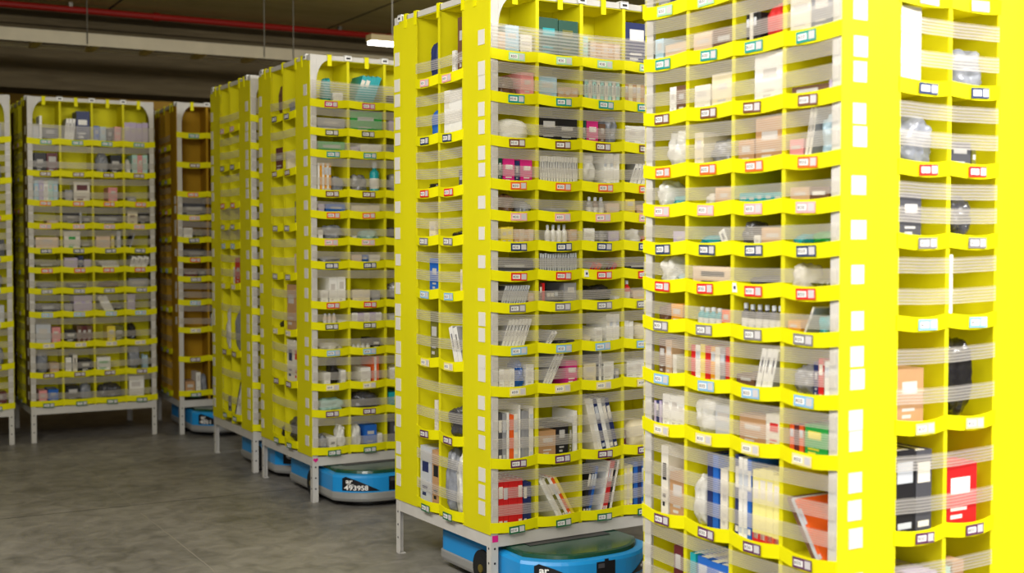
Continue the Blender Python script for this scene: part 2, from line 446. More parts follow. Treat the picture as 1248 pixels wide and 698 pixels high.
def fill(M, podname, face, rows, contents, seed):
    """contents: {(row, col): 'kind x0 x1 h colour[/colour2] n lean; ...'}"""
    fn, ang, L = FACES[face]; wide = face == 'front'
    cols = 4 if wide else 2; sa, sb = (0, W) if wide else (DP, D-DP)
    depth = DP-.012 if wide else SD-.03
    for (r, c), text in sorted(contents.items()):
        rg = random.Random(seed*1000+r*10+c)
        s0 = sa+(sb-sa)*(c-1)/cols; s1 = sa+(sb-sa)*c/cols
        m0 = .010 if not (wide and c == 1) else .037
        m1 = .010 if not (wide and c == 4) else .037
        s0 += m0; s1 -= m1; bw = s1-s0
        zr = rows[r-1]; zf = zr+.010-.008+.0008; pitch = (rows[r-2] if r > 1 else ZT-.03)-zr
        hmax = pitch-.014
        zf = max(zf, ZB+.0068)
        ents = []
        for e in text.split(';'):
            e = e.strip()
            if not e: continue
            q = e.split(',')
            kind = q[0].strip(); x0, x1, h = float(q[1]), float(q[2]), float(q[3]); col = q[4].strip().split('/')
            n = int(q[5]) if len(q) > 5 else 1; lean = float(q[6]) if len(q) > 6 else 0
            ents.append((kind, x0, x1, h, col, n, lean))
        placed = []
        for kind, x0, x1, h, col, n, lean in ents:
            acc = None
            if len(col) > 1 and kind == 'x' and n == 1: acc = col[1]; col = col[:1]
            a = R(abs(lean)); H = h*hmax; X0, X1 = s0+x0*bw, s0+x1*bw
            if lean:
                Hs = H/math.cos(a)*.97; run = Hs*math.sin(a)
                span = max((X1-X0)-run, .012*n if n > 1 else .010)
                w = span/n*math.cos(a)*.97; step = span/n
                Hs = (H-w*math.sin(a))/math.cos(a)
            else:
                step = (X1-X0)/n; w = step-.0012; Hs = H
            for i in range(n):
                cc = col[i % len(col)]
                hh = Hs*(1 if n == 1 or lean else rg.uniform(.95, 1)); dd = depth*(rg.uniform(.72, .95)); setb = rg.uniform(.003, .009)
                if kind in ('k', 'c'): dd = min(dd, depth*.8); setb = rg.uniform(.003, .006)
                if kind in 'gp': dd = min(depth*.75, .07+w*.4); setb = .002
                if not lean:
                    xc = X0+step*(i+.5); Ml = T(*fn(xc, setb, zf)) @ RZ(ang)
                else:
                    if lean > 0:   # top to the right, pivot on bottom right corner
                        xp = X0+step*(i+1)
                        Ml = T(*fn(xp, setb, zf)) @ RZ(ang) @ Matrix.Rotation(a, 4, 'Y') @ T(-w/2, 0, 0)
                    else:
                        xp = X1-step*(n-i)
                        Ml = T(*fn(xp, setb, zf)) @ RZ(ang) @ Matrix.Rotation(-a, 4, 'Y') @ T(w/2, 0, 0)
                placed.append((kind, cc, w, hh, dd, Ml, lean, acc, x0+(x1-x0)*(i+.5)/n))
        # names within the bin
        placed.sort(key=lambda q: q[8])
        for i, (kind, cc, w, hh, dd, Ml, lean, acc, xo) in enumerate(placed):
            name, noun = NOUN[kind]
            same = [j for j, q in enumerate(placed) if q[0] == kind and q[1] == cc]
            pw = posword(same.index(i), len(same))
            where = ('%s in bin %s of row %s' % ('' if wide else '', ORD[c], ORD[r])) if wide else ('in side bin %s of row %s' % (ORD[c], ORD[r]))
            lab = ' '.join(('%s %s%s %s %s, %s' % (pw, 'leaning ' if lean else '', cc, noun, where.strip(), podname)).split()).replace(' ,', ',')
            M4 = M @ Ml
            if kind == 'k':
                b, pg = mesh_book(w, hh, dd, cc, rg.choice([None, None, 'off-white', 'silver']) if cc not in ('pale yellow',) else 'off-white')
                if cc == 'pale yellow': b.box((-w/2, -.0006, 0), (w/2, 0, hh*.17), cm('red'))
                o = b.build(name, None, M4); pg.build('page_block', o)
            elif kind == 'c': o = mesh_case(w, hh, dd, cc).build(name, None, M4)
            elif kind == 'x':
                b, pp = mesh_box(w, hh, dd, cc, rg, acc); o = b.build(name, None, M4); pp.build('printed_label', o)
            elif kind == 't':
                b, cp = mesh_bottle(min(w, depth*.8), hh, cc); o = b.build(name, None, M4); cp.build('cap', o)
            else:
                o = link(mesh_blob(w, hh, dd, cc, rg, .2 if kind == 'g' else .09, 3.5 if kind == 'g' else 3.0, kind == 'g'), name, None, M4)
            if lab in LABELS: print('DUPLABEL', lab)
            LABELS.add(lab)
            grp = '%ss in bin %s of row %s, %s' % (noun, ORD[c], ORD[r], podname) if len(same) > 2 else None
            tag(o, lab, CATS[kind], grp)

# ------------------------------------------------------------------ the seven pods
Z4 = [2.179, 2.010, 1.834, 1.662, 1.537, 1.415, 1.295, 1.167, .994, .828, .535, .266]
Z2 = [2.122, 1.872, 1.644, 1.437, 1.205, .909, .594, .268]
ZB4 = [2.13, 1.905, 1.697, 1.535, 1.36, 1.221, 1.073, .906, .688, .476, .265]
ZC4 = [2.203, 1.986, 1.771, 1.599, 1.435, 1.29, 1.146, .973, .769, .553, .290]
ZA4 = [2.133, 1.848, 1.591, 1.304, 1.086, .844, .55, .262]
ZE4 = [2.181, 2.027, 1.909, 1.693, 1.576, 1.428, 1.3, 1.081, .965, .82, .63, .484, .268]
ZE2 = [2.137, 1.821, 1.507, 1.23, .912, .621, .272]
ZD2 = [2.143, 1.901, 1.659, 1.522, 1.4, 1.141, .711, .297]
L12 = ['seafoam', 'teal', 'brown', 'orange', 'pink', 'navy', 'red', 'grey', 'light blue', 'pale', 'purple', 'green']
L8 = ['pink', 'navy', 'red', 'grey', 'light blue', 'pale', 'purple', 'green']
L11 = ['teal', 'brown', 'orange', 'pink', 'navy', 'red', 'grey', 'light blue', 'pale', 'purple', 'green']
L13 = ['magenta', 'olive', 'teal', 'brown', 'orange', 'pink', 'navy', 'red', 'olive', 'light blue', 'pale', 'purple', 'green']
def N(x, y, a): return T(x, y, 0) @ RZ(a)
def Rt(x, y, a): return T(x, y, 0) @ RZ(a) @ T(0, W, 0) @ RZ(-90)
MF, ME, MD, MC, MBm, MA = N(2.410, 4.406, 2.21), N(2.429, 6.480, .315), N(2.422, 7.492, -.18), N(2.429, 9.235, -2.79), N(1.410, 9.354, -.5), N(.420, 9.363, 0)
MG = Rt(2.460, 2.521, .948)
make_pod(MF, 'yellow fabric storage tower in front centre with square pink sticker on its leg', Z4, Z2, L12, L8, 'left', 1, 'square', side_tag=True)
make_pod(MG, 'brightly lit nearest yellow storage tower filling the right edge of the photo', Z4, Z2, L12, L8, 'right', 2, side_tag=True)
make_pod(ME, 'yellow storage tower with heart sticker on its leg above robot 493958', ZE4, ZE2, L13, ['navy', 'maroon' if 0 else 'brown', 'grey', 'grey', 'pale', 'purple', 'green'], 'left', 3, 'heart')
make_pod(MD, 'yellow storage tower directly behind the heart-marked one showing only its narrow side', Z4, ZD2, L12, ['pink', 'navy', 'red', 'grey', 'light blue', 'pale', 'purple', 'green'], 'left', 4)
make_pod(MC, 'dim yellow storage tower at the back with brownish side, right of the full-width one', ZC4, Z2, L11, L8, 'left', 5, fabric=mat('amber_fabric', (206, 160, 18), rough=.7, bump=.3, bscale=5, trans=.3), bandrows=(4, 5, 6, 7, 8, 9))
make_pod(MBm, 'dim yellow storage tower at back left with all four columns showing', ZB4, Z2, L11, L8, 'left', 6, sidefab=mat('shaded_side_fabric', (110, 92, 22), rough=.8))  # dark brown puts the shade of the unlit side into the fabric colour
make_pod(MA, 'yellow storage tower cut off by the left edge of the photo', ZA4, Z2, L8, L8, 'right', 7)

PF, PG, PE, PD, PC, PB, PA = 'front centre tower', 'nearest right tower', 'tower with heart sticker', 'narrow tower', 'dim back tower', 'dim left tower', 'cut-off tower'
fill(MF, PF, 'front', Z4, {
 (1,1): 'x,.0,.2,.42,beige; x,.2,.58,.55,pale blue; x,.62,.95,.42,off-white',
 (1,2): 'x,.0,.49,.76,dark green/teal; x,.5,.99,.74,dark green/olive',
 (1,3): 'x,.0,.15,.5,pale teal; x,.2,.98,.42,beige/tan,5',
 (1,4): 'x,.0,.7,.84,navy/white',
 (2,1): 'g,.0,.6,.6,brown; x,.64,1,.72,pink',
 (2,2): 'x,.02,.47,.66,pale blue; x,.5,.99,.42,tan,3',
 (2,3): 'c,.05,.98,.68,pale teal/off-white,9',
 (2,4): 'k,0,1,.66,tan/cream,8',
 (3,1): 'p,.02,.95,.62,white',
 (3,2): 'x,.02,.98,.72,black,2',
 (3,3): 'x,.0,.1,.66,dark green; x,.12,.42,.66,magenta/white; x,.44,.6,.6,brown; g,.62,.95,.85,silver',
 (3,4): 'x,.02,.9,.62,white,2',
 (4,1): 'x,.0,.12,.7,dark green; x,.14,.45,.68,magenta/white; x,.47,.6,.64,navy; x,.62,.95,.68,magenta/white',
 (4,2): 'c,.03,.99,.8,white,14',
 (4,3): 'g,.0,.42,.93,white; k,.56,.97,.93,white,5',
 (4,4): 'c,.1,.95,.7,white,5,22',
 (5,1): 'g,.0,.55,.85,brown; g,.58,.98,.6,silver',
 (5,2): 'p,.1,.9,.36,grey',
 (5,3): 't,.15,.62,.8,grey/brown,3; x,.66,.98,.55,beige',
 (5,4): 'x,.05,.35,.72,yellow; x,.4,.9,.5,tan',
 (6,1): 'x,.08,.42,.75,yellow,2; x,.45,.98,.66,tan/beige,4',
 (6,2): 't,.2,.76,.86,white,4; x,.8,.98,.66,tan',
 (6,3): 'x,.04,.32,.7,white; x,.35,.66,.62,dark grey/grey,3; x,.7,.98,.58,lilac',
 (6,4): 'g,.1,.6,.7,white; x,.65,.95,.4,orange',
 (7,1): 'x,.02,.97,.62,dark grey',
 (7,2): 'c,.03,.97,.88,silver,15',
 (7,3): 'c,.1,.98,.5,red/orange/olive/maroon,5,35',
 (7,4): 'x,.1,.9,.45,black',
 (8,1): 'c,.03,.82,.8,silver,10,18; x,.84,1,.5,tan',
 (8,2): 'k,.03,.16,.88,maroon/red,2; k,.2,.6,.6,dark grey,4; x,.64,.95,.84,grey',
 (8,3): 'g,.15,.85,.75,black; x,.87,.99,.3,white',
 (8,4): 't,.05,.25,.9,red; x,.3,.9,.5,beige',
 (9,1): 'c,.04,.95,.8,white,7,20',
 (9,2): 'c,.1,.5,.45,white,2,35; g,.5,.98,.22,dark grey',
 (9,3): 'p,.03,.28,.3,cream; x,.34,.54,.48,white; k,.64,.98,.85,white,4',
 (9,4): 'k,.02,.3,.64,white,2; p,.38,.9,.55,cream',
 (10,1): 'x,.02,.45,.62,white/off-white,3; g,.47,.74,.85,blue; x,.76,.99,.68,white',
 (10,2): 'c,.05,.66,.95,white,3,28; x,.7,.99,.72,magenta/white',
 (10,3): 'x,.05,.38,.6,cream; c,.44,.52,.97,white; x,.58,.85,.62,white; k,.87,.97,.4,grey',
 (10,4): 'x,.1,.9,.62,white,3',
 (11,1): 'k,.0,.22,.74,dark grey/grey,2; k,.23,.3,.74,white; k,.31,.55,.72,orange/off-white,2; k,.56,.62,.84,white; k,.64,.84,.76,grey,2; k,.86,.98,.8,off-white',
 (11,2): 'x,.02,.45,.42,kraft brown; x,.47,.76,.5,black; x,.78,.86,.5,olive; k,.88,.98,.68,white',
 (11,3): 'k,.08,.98,.84,off-white/white/navy/white/grey/navy,6,-14',
 (11,4): 'p,.1,.95,.45,cream; x,.0,.08,.3,maroon',
 (12,1): 'k,.0,.68,.8,red/red/red/red,5; k,.7,.92,.74,navy,2',
 (12,2): 'k,.0,1,.74,white/off-white/olive/white/orange/yellow,6,-30',
 (12,3): 'k,.0,.44,.84,black/navy/blue,3,12; k,.46,1,.9,white/red/red/black,5,12',
 (12,4): 'k,.02,.3,.8,pale yellow/cream,3; k,.33,.7,.84,blue/navy,3',
}, 11)
fill(MF, PF, 'left', Z2, {
 (1,1): 'p,.5,.95,.62,navy', (1,2): 'x,.7,1,.86,brown; x,.45,.6,.4,white',
 (2,1): 'p,.5,1,.58,blue', (2,2): 'k,.12,.92,.86,white,3',
 (3,1): 'g,.3,.95,.22,black', (3,2): 'x,.75,1,.42,dark grey',
 (4,1): 'x,.5,.8,.45,cream', (4,2): 'g,.35,.95,.24,black',
 (5,1): 'x,.5,.95,.72,blue', (5,2): 'x,.8,1,.52,cream',
 (6,1): 'x,.55,.9,.78,olive', (6,2): 'c,.3,.98,.6,white,2,-20',
 (7,1): 'x,.7,.86,.5,off-white', (7,2): 'g,.1,.98,.5,dark grey',
 (8,1): 'x,.02,.55,.84,silver/navy; x,.58,.98,.82,kraft brown/black', (8,2): 'g,.04,.5,.92,silver; g,.5,.96,.9,white',
}, 12)
fill(MG, PG, 'front', Z4, {
 (1,1): 'x,.1,.45,.2,grey; x,.5,.9,.3,navy', (1,2): 'x,.1,.6,.3,tan', (1,3): 'x,.1,.9,.4,off-white', (1,4): 'x,.1,.9,.5,beige',
 (2,1): 'x,.02,.28,.56,pale blue; x,.34,.98,.4,beige', (2,2): 'x,.03,.48,.5,beige; x,.5,.98,.5,brown',
 (2,3): 'k,.18,.5,.68,black/off-white/black,4; p,.54,1,.78,red', (2,4): 'x,.03,.98,.86,off-white/grey,2',
 (3,1): 'x,.46,.66,.62,white; x,.68,.98,.62,brown', (3,2): 'x,.08,.46,.56,off-white; x,.5,.99,.72,cream', (3,3): 'x,.36,.98,.93,white', (3,4): 'x,.05,.9,.26,brown; k,.92,.99,.3,lilac',
 (4,1): 'g,.28,.98,.86,white', (4,2): 'x,.1,.32,.74,cream; g,.35,.98,.6,grey', (4,3): 'x,.03,.38,.5,kraft brown; x,.4,.96,.88,kraft brown', (4,4): 'x,.02,.34,.42,pink; c,.36,.66,.96,off-white,2,10; g,.68,.99,.9,pale blue',
 (5,1): 'g,.05,.42,.92,white; g,.44,.98,.45,teal', (5,2): 'g,.3,.55,.5,off-white; x,.58,.98,.6,tan', (5,3): 'x,.05,.97,.42,teal,5', (5,4): 'x,.05,.5,.5,tan; x,.52,.95,.5,brown/white',
 (6,1): 'x,.6,.95,.52,lilac', (6,2): 'g,.1,.62,.42,teal; c,.64,.98,.6,white,1,-28', (6,3): 'g,.05,.36,.8,dark grey; x,.38,.52,.4,white; x,.55,.98,.6,tan', (6,4): 'g,.05,.4,.45,teal; g,.44,.97,.5,green',
 (7,1): 'g,.1,.6,.93,white; g,.62,.95,.4,pale blue', (7,2): 'x,.05,.97,.62,beige/black', (7,3): 'g,.1,.95,.4,dark grey', (7,4): 'g,.03,.4,.8,off-white; g,.44,.96,.4,olive',
 (8,1): 'g,.05,.5,.6,brown; x,.56,.9,.62,amber', (8,2): 't,.12,.72,.6,teal,4; x,.75,.95,.55,orange', (8,3): 't,.08,.98,.78,dark grey/black,6', (8,4): 'x,.04,.34,.42,amber; c,.36,.6,.8,off-white,1,25; g,.62,.98,.6,teal',
 (9,1): 'x,.15,.55,.82,brown/tan,2; k,.6,.72,.5,off-white', (9,2): 'k,.03,.98,.78,red/white/yellow/red/amber/off-white/grey/red,8', (9,3): 'x,.0,.4,.3,brown; c,.42,.95,.84,white,3,14', (9,4): 'g,.04,.6,.62,grey; x,.62,.74,.7,navy; k,.75,.86,.76,red; k,.88,.99,.72,white',
 (10,1): 'k,.03,.26,.58,lilac/navy,3; x,.3,.98,.76,white,3', (10,2): 'g,.04,.6,.86,white; x,.62,.98,.7,silver', (10,3): 'x,.08,.66,.62,kraft brown; x,.68,.98,.7,off-white/red', (10,4): 'k,.1,.42,.6,orange/maroon,3; x,.46,.98,.64,green/yellow',
 (11,1): 'x,.28,.5,.85,off-white/black; x,.54,.98,.56,kraft brown', (11,2): 'g,.05,.4,.6,white; k,.45,.72,.88,navy/blue,2; x,.76,.94,.74,off-white', (11,3): 'k,.0,.38,.95,navy/white/white/blue,4; k,.4,1,.84,pale yellow,4', (11,4): 'k,.03,.97,.62,brown/silver/orange,3,-34',
 (12,1): 'x,.66,.94,.74,maroon', (12,2): 'k,.04,.18,.72,teal; k,.22,.98,.72,blue,3', (12,3): 'k,.1,.9,.6,white,3', (12,4): 'x,.1,.9,.6,cream',
}, 13)
fill(MG, PG, 'right', Z2, {
 (2,1): 'x,.0,.48,.97,white', (2,2): 'g,.05,.85,.56,silver', (3,1): 'g,.02,.9,.74,silver', (3,2): 'x,.02,.5,.4,dark grey; x,.52,.62,.3,olive',
 (4,1): 'x,.02,.5,.72,dark grey', (4,2): 'g,.05,.62,.72,dark grey', (5,2): 'k,.0,.12,.9,white', (1,1): 'x,.1,.6,.3,grey',
 (6,1): 'x,.0,.62,.6,kraft brown', (6,2): 'g,.0,.75,.9,black', (7,1): 'k,.02,.44,.84,black; k,.46,.8,.82,dark grey', (7,2): 'x,.04,.72,.64,red/white',
 (8,1): 'x,.02,.16,.55,kraft brown; x,.18,.42,.62,kraft brown; x,.46,.98,.68,lilac', (8,2): 'x,.02,.14,.7,pale teal; x,.18,.44,.74,kraft brown',
}, 14)
fill(ME, PE, 'front', ZE4, {
 (1,1): 'g,.25,.55,.66,teal; x,.56,.9,.3,white', (1,2): 'k,.1,.98,.76,teal/teal/teal,4,20',
 (2,1): 'x,.03,.95,.56,grey', (2,2): 'x,.02,.98,.88,green', (3,1): 'x,.04,.95,.66,green', (3,2): 'x,.04,.28,.45,lilac; x,.34,.96,.6,white,5',
 (4,1): 'k,.02,.48,.84,white/amber,6; g,.52,.98,.5,silver', (4,2): 'g,.04,.6,.56,grey; t,.66,.95,.9,teal', (5,1): 'x,.05,.25,.6,lilac; x,.3,.95,.6,blue', (5,2): 'x,.05,.9,.55,cream,6',
 (6,1): 'x,.03,.2,.5,white; g,.25,.95,.72,silver', (6,2): 'g,.05,.3,.3,white; g,.35,.95,.5,pale teal', (7,1): 'g,.1,.9,.45,grey', (7,2): 'x,.05,.35,.5,beige; x,.38,.55,.5,blue; x,.58,.9,.5,off-white',
 (8,1): 'x,.12,.36,.4,white; x,.4,.96,.78,white,2', (8,2): 'x,.06,.6,.4,cream,3; x,.66,.9,.36,grey', (9,1): 't,.2,.65,.7,beige,3; x,.7,.98,.3,white', (9,2): 'x,.05,.95,.68,white/lilac,5',
 (10,1): 'g,.1,.9,.4,off-white', (10,2): 't,.05,.62,.32,white,4; x,.68,.9,.5,black/white', (11,1): 'x,.2,.42,.45,white; g,.4,.75,.9,black; x,.78,.95,.5,white', (11,2): 'x,.3,.6,.55,white; k,.64,.86,.9,orange/white,3',
 (12,1): 'g,.05,.95,.6,pale teal', (12,2): 'g,.1,.95,.8,dark grey', (13,1): 'g,.05,.35,.5,silver; x,.37,.62,.4,white/black; g,.65,.97,.75,white', (13,2): 'g,.02,.35,.7,white; x,.4,.78,.66,blue; x,.8,.95,.4,white',
 (1,3): 'x,.1,.9,.3,dark grey', (2,3): 'x,.1,.9,.6,lilac', (3,3): 'x,.1,.9,.5,dark green', (4,3): 'g,.1,.9,.6,grey', (6,3): 'x,.1,.9,.6,dark grey', (8,3): 'g,.1,.9,.6,grey', (9,3): 'x,.1,.7,.5,silver', (11,3): 'x,.1,.6,.5,white', (12,3): 'x,.05,.9,.7,teal', (13,3): 'x,.1,.95,.7,dark grey',
}, 15)
fill(ME, PE, 'left', ZE2, {
 (1,1): 'g,.4,.95,.8,brown', (1,2): 'g,.05,.98,.34,silver', (2,1): 'x,.3,.95,.5,maroon', (2,2): 'x,.05,.2,.4,cream', (3,2): 'x,.8,1,.5,dark grey', (4,2): 'x,.75,1,.5,beige',
 (5,1): 'g,.4,.95,.2,black', (5,2): 'x,.1,.9,.9,kraft brown', (6,2): 'x,.02,.6,.9,off-white/navy; x,.62,.98,.86,off-white/red', (7,2): 'g,.0,.98,.5,dark grey', (7,1): 'g,.5,.98,.3,black',
}, 16)
fill(MD, PD, 'left', ZD2, {(6,2): 'x,.3,.98,.75,red; x,.05,.28,.5,white', (7,1): 'g,.1,.95,.7,white', (7,2): 'g,.05,.95,.72,silver', (8,2): 'k,.05,.95,.6,black/white,2,30', (8,1): 'x,.5,.9,.3,dark grey'}, 17)
fill(MBm, PB, 'front', ZB4, {
 (1,1): 'x,.0,.24,.4,silver; k,.26,.36,.66,white; x,.4,.98,.36,black', (1,2): 'c,.08,.5,.62,white,3,6; x,.52,.98,.82,navy/white', (1,3): 'x,.02,.22,.46,blue; x,.24,.44,.44,pale blue; x,.48,.7,.4,black; x,.74,.97,.46,pink', (1,4): 'x,.0,.98,.6,lilac,4',
 (2,1): 'x,.04,.5,.7,black; x,.52,.95,.7,maroon', (2,3): 'g,.08,.55,.78,silver; x,.6,.98,.7,black', (2,4): 'g,.02,.25,.6,white; x,.3,.95,.75,pale teal/pink/pale teal,3',
 (3,1): 'x,.02,.95,.84,pale blue/lilac/white/pale teal,5', (3,2): 'x,.4,.95,.8,off-white/maroon; x,.1,.36,.5,grey', (3,3): 'x,.5,.82,.62,pink', (3,4): 'x,.1,.45,.3,grey',
 (4,1): 'x,.5,.95,.3,tan', (4,2): 'x,.04,.55,.66,black; c,.58,.66,.7,silver; x,.7,.96,.5,black', (4,3): 'x,.04,.96,.6,black/silver', (4,4): 'x,.08,.5,.74,cream/brown; x,.55,.95,.7,black',
 (5,1): 'x,.05,.95,.6,beige', (5,2): 'x,.04,.6,.86,off-white/green; x,.64,.95,.4,olive', (5,3): 'x,.05,.55,.65,beige; x,.58,.7,.68,yellow; x,.78,.92,.86,silver', (5,4): 'c,.1,.4,.8,silver,1,18',
 (6,1): 'x,.05,.95,.5,olive', (6,2): 'x,.04,.5,.7,lilac; x,.54,.7,.8,navy; x,.72,.96,.6,lilac', (6,3): 'c,.1,.95,.55,white,6,-34', (6,4): 'c,.1,.98,.8,white,3,15',
 (7,1): 'g,.1,.9,.5,grey', (7,2): 'x,.2,.8,.4,dark grey', (7,3): 'g,.1,.9,.5,brown', (7,4): 'x,.1,.9,.6,grey',
 (8,1): 'x,.04,.96,.5,dark grey/silver', (8,2): 'x,.35,.98,.85,lilac,2; x,.03,.3,.5,grey', (8,3): 'k,.05,.7,.85,white,2,-26; x,.74,.95,.4,black', (8,4): 'x,.03,.36,.86,lilac',
 (9,1): 'x,.02,.6,.74,silver; x,.64,.98,.62,pink', (9,2): 'x,.04,.4,.5,black/white; x,.44,.98,.66,brown/maroon,3', (9,3): 'x,.4,.98,.62,yellow/olive,2', (9,4): 'g,.05,.42,.7,black',
 (10,1): 'g,.0,.5,.84,silver; x,.55,.9,.42,tan', (10,2): 'x,.04,.25,.6,white; c,.28,.45,.7,off-white; x,.5,.95,.5,black/white', (10,3): 'x,.03,.5,.56,white/green', (10,4): 'g,.05,.6,.9,silver; g,.62,.95,.6,pale blue',
 (11,1): 'x,.1,.42,.52,pink; x,.46,.86,.54,blue', (11,2): 'x,.04,.5,.62,black; g,.52,.97,.7,silver', (11,3): 'g,.03,.95,.66,dark grey', (11,4): 'x,.08,.7,.86,white',
}, 18)
fill(MC, PC, 'front', ZC4, {(4,1): 'x,.04,.95,.7,dark grey', (5,1): 'x,.02,.4,.6,white; g,.45,.9,.5,olive', (6,1): 'x,.04,.95,.6,black', (7,1): 'x,.04,.6,.5,maroon; x,.64,.95,.5,dark grey', (11,1): 'x,.04,.45,.4,kraft brown; x,.5,.7,.65,white; g,.72,.98,.6,silver', (9,2): 'x,.05,.5,.6,silver', (11,2): 'g,.1,.9,.6,silver', (5,2): 'x,.1,.9,.5,dark grey'}, 19)
fill(MA, PA, 'front', ZA4, {(1,4): 'x,.3,.9,.4,grey', (2,4): 'g,.3,.9,.6,silver', (4,4): 'x,.3,.95,.5,dark grey', (5,4): 'g,.3,.9,.6,silver', (6,4): 'x,.4,.9,.6,silver', (7,4): 'g,.4,.9,.5,silver', (8,4): 'x,.4,.95,.4,maroon'}, 20)

# ------------------------------------------------------------------ drive robots
BLUE = mat('robot_blue', (28, 148, 222), rough=.35, spec=.5)
SKIRT = mat('robot_grey_skirt', (168, 168, 166), rough=.35, metal=.3)
DECK = mat('robot_dark_green_deck', (24, 74, 58), rough=.2, spec=.6)
BLK = mat('robot_black_panel', (24, 24, 28), rough=.3)
RUB = mat('wheel_rubber', (26, 26, 26), rough=.8)
BRASS = mat('brass_hub', (170, 150, 70), rough=.35, metal=.8)
RW, RL, RB = .62, .69, .15
def yf(x): t = min(1, abs(2*x/RW)); return -RB*(1-t**3.2)
def outline(inset):
    pts = []; n = 28; w = RW/2-inset
    for k in range(n+1):
        q = -math.cos(math.pi*k/n); x = q*w
        pts.append((x, yf(x*RW/2/w)+inset))
    r = .05
    for (cx, cy, a0) in ((w-r, RL-inset-r, 0), (-w+r, RL-inset-r, 90)):
        for k in range(6):
            a = R(a0+90*k/5); pts.append((cx+r*math.cos(a), cy+r*math.sin(a)))
    return pts
def loft(levels, material):
    b = MB(); i = b.m(material); rings = []
    for ins, z in levels:
        p = outline(ins); rings.append(len(b.v)); b.v += [(x, y, z) for x, y in p]; n = len(p)
    for a, c in zip(rings, rings[1:]):
        for j in range(n): b.f.append((a+j, a+(j+1)%n, c+(j+1)%n, c+j)); b.mi.append(i)
    b.f.append(tuple(rings[0]+j for j in reversed(range(n)))); b.f.append(tuple(rings[-1]+j for j in range(n))); b.mi += [i, i]
    return b
def front_poly(b, pts, material, off, thick=.001, sub=10):
    """a flat outline (x, z) pressed onto the curved front, as a thin plate"""
    bmx = bmesh.new(); vs = [bmx.verts.new((x, 0, z)) for x, z in pts]; bmx.faces.new(vs)
    xs = [p[0] for p in pts]; x0, x1 = min(xs), max(xs)
    for k in range(1, sub):
        x = x0+(x1-x0)*k/sub
        bmesh.ops.bisect_plane(bmx, geom=bmx.verts[:]+bmx.edges[:]+bmx.faces[:], plane_co=(x, 0, 0), plane_no=(1, 0, 0))
    bmx.verts.ensure_lookup_table()
    for f in bmx.faces:
        b.quad([(v.co.x, yf(v.co.x)-off-thick, v.co.z) for v in f.verts], material)
    for e in bmx.edges:
        if e.is_boundary:
            a, c = e.verts
            b.quad([(a.co.x, yf(a.co.x)-off-thick, a.co.z), (c.co.x, yf(c.co.x)-off-thick, c.co.z), (c.co.x, yf(c.co.x)-off+thick, c.co.z), (a.co.x, yf(a.co.x)-off+thick, a.co.z)], material)
    bmx.free()
def text_on_front(body, size, x, z, off, material, parent, name):
    cu = bpy.data.curves.new(name, 'FONT'); cu.body = body; cu.size = size; cu.extrude = .0006; cu.offset = .0008
    o = bpy.data.objects.new(name, cu); COL.objects.link(o)
    dg = bpy.context.evaluated_depsgraph_get(); me = bpy.data.meshes.new_from_object(o.evaluated_get(dg)); bpy.data.objects.remove(o); bpy.data.curves.remove(cu)
    for v in me.vertices:
        X = x+v.co.x; Z = z+v.co.y; v.co = (X, yf(X)-off-v.co.z-.0006, Z)
    me.materials.clear(); me.materials.append(material)
    return link(me, name, parent)
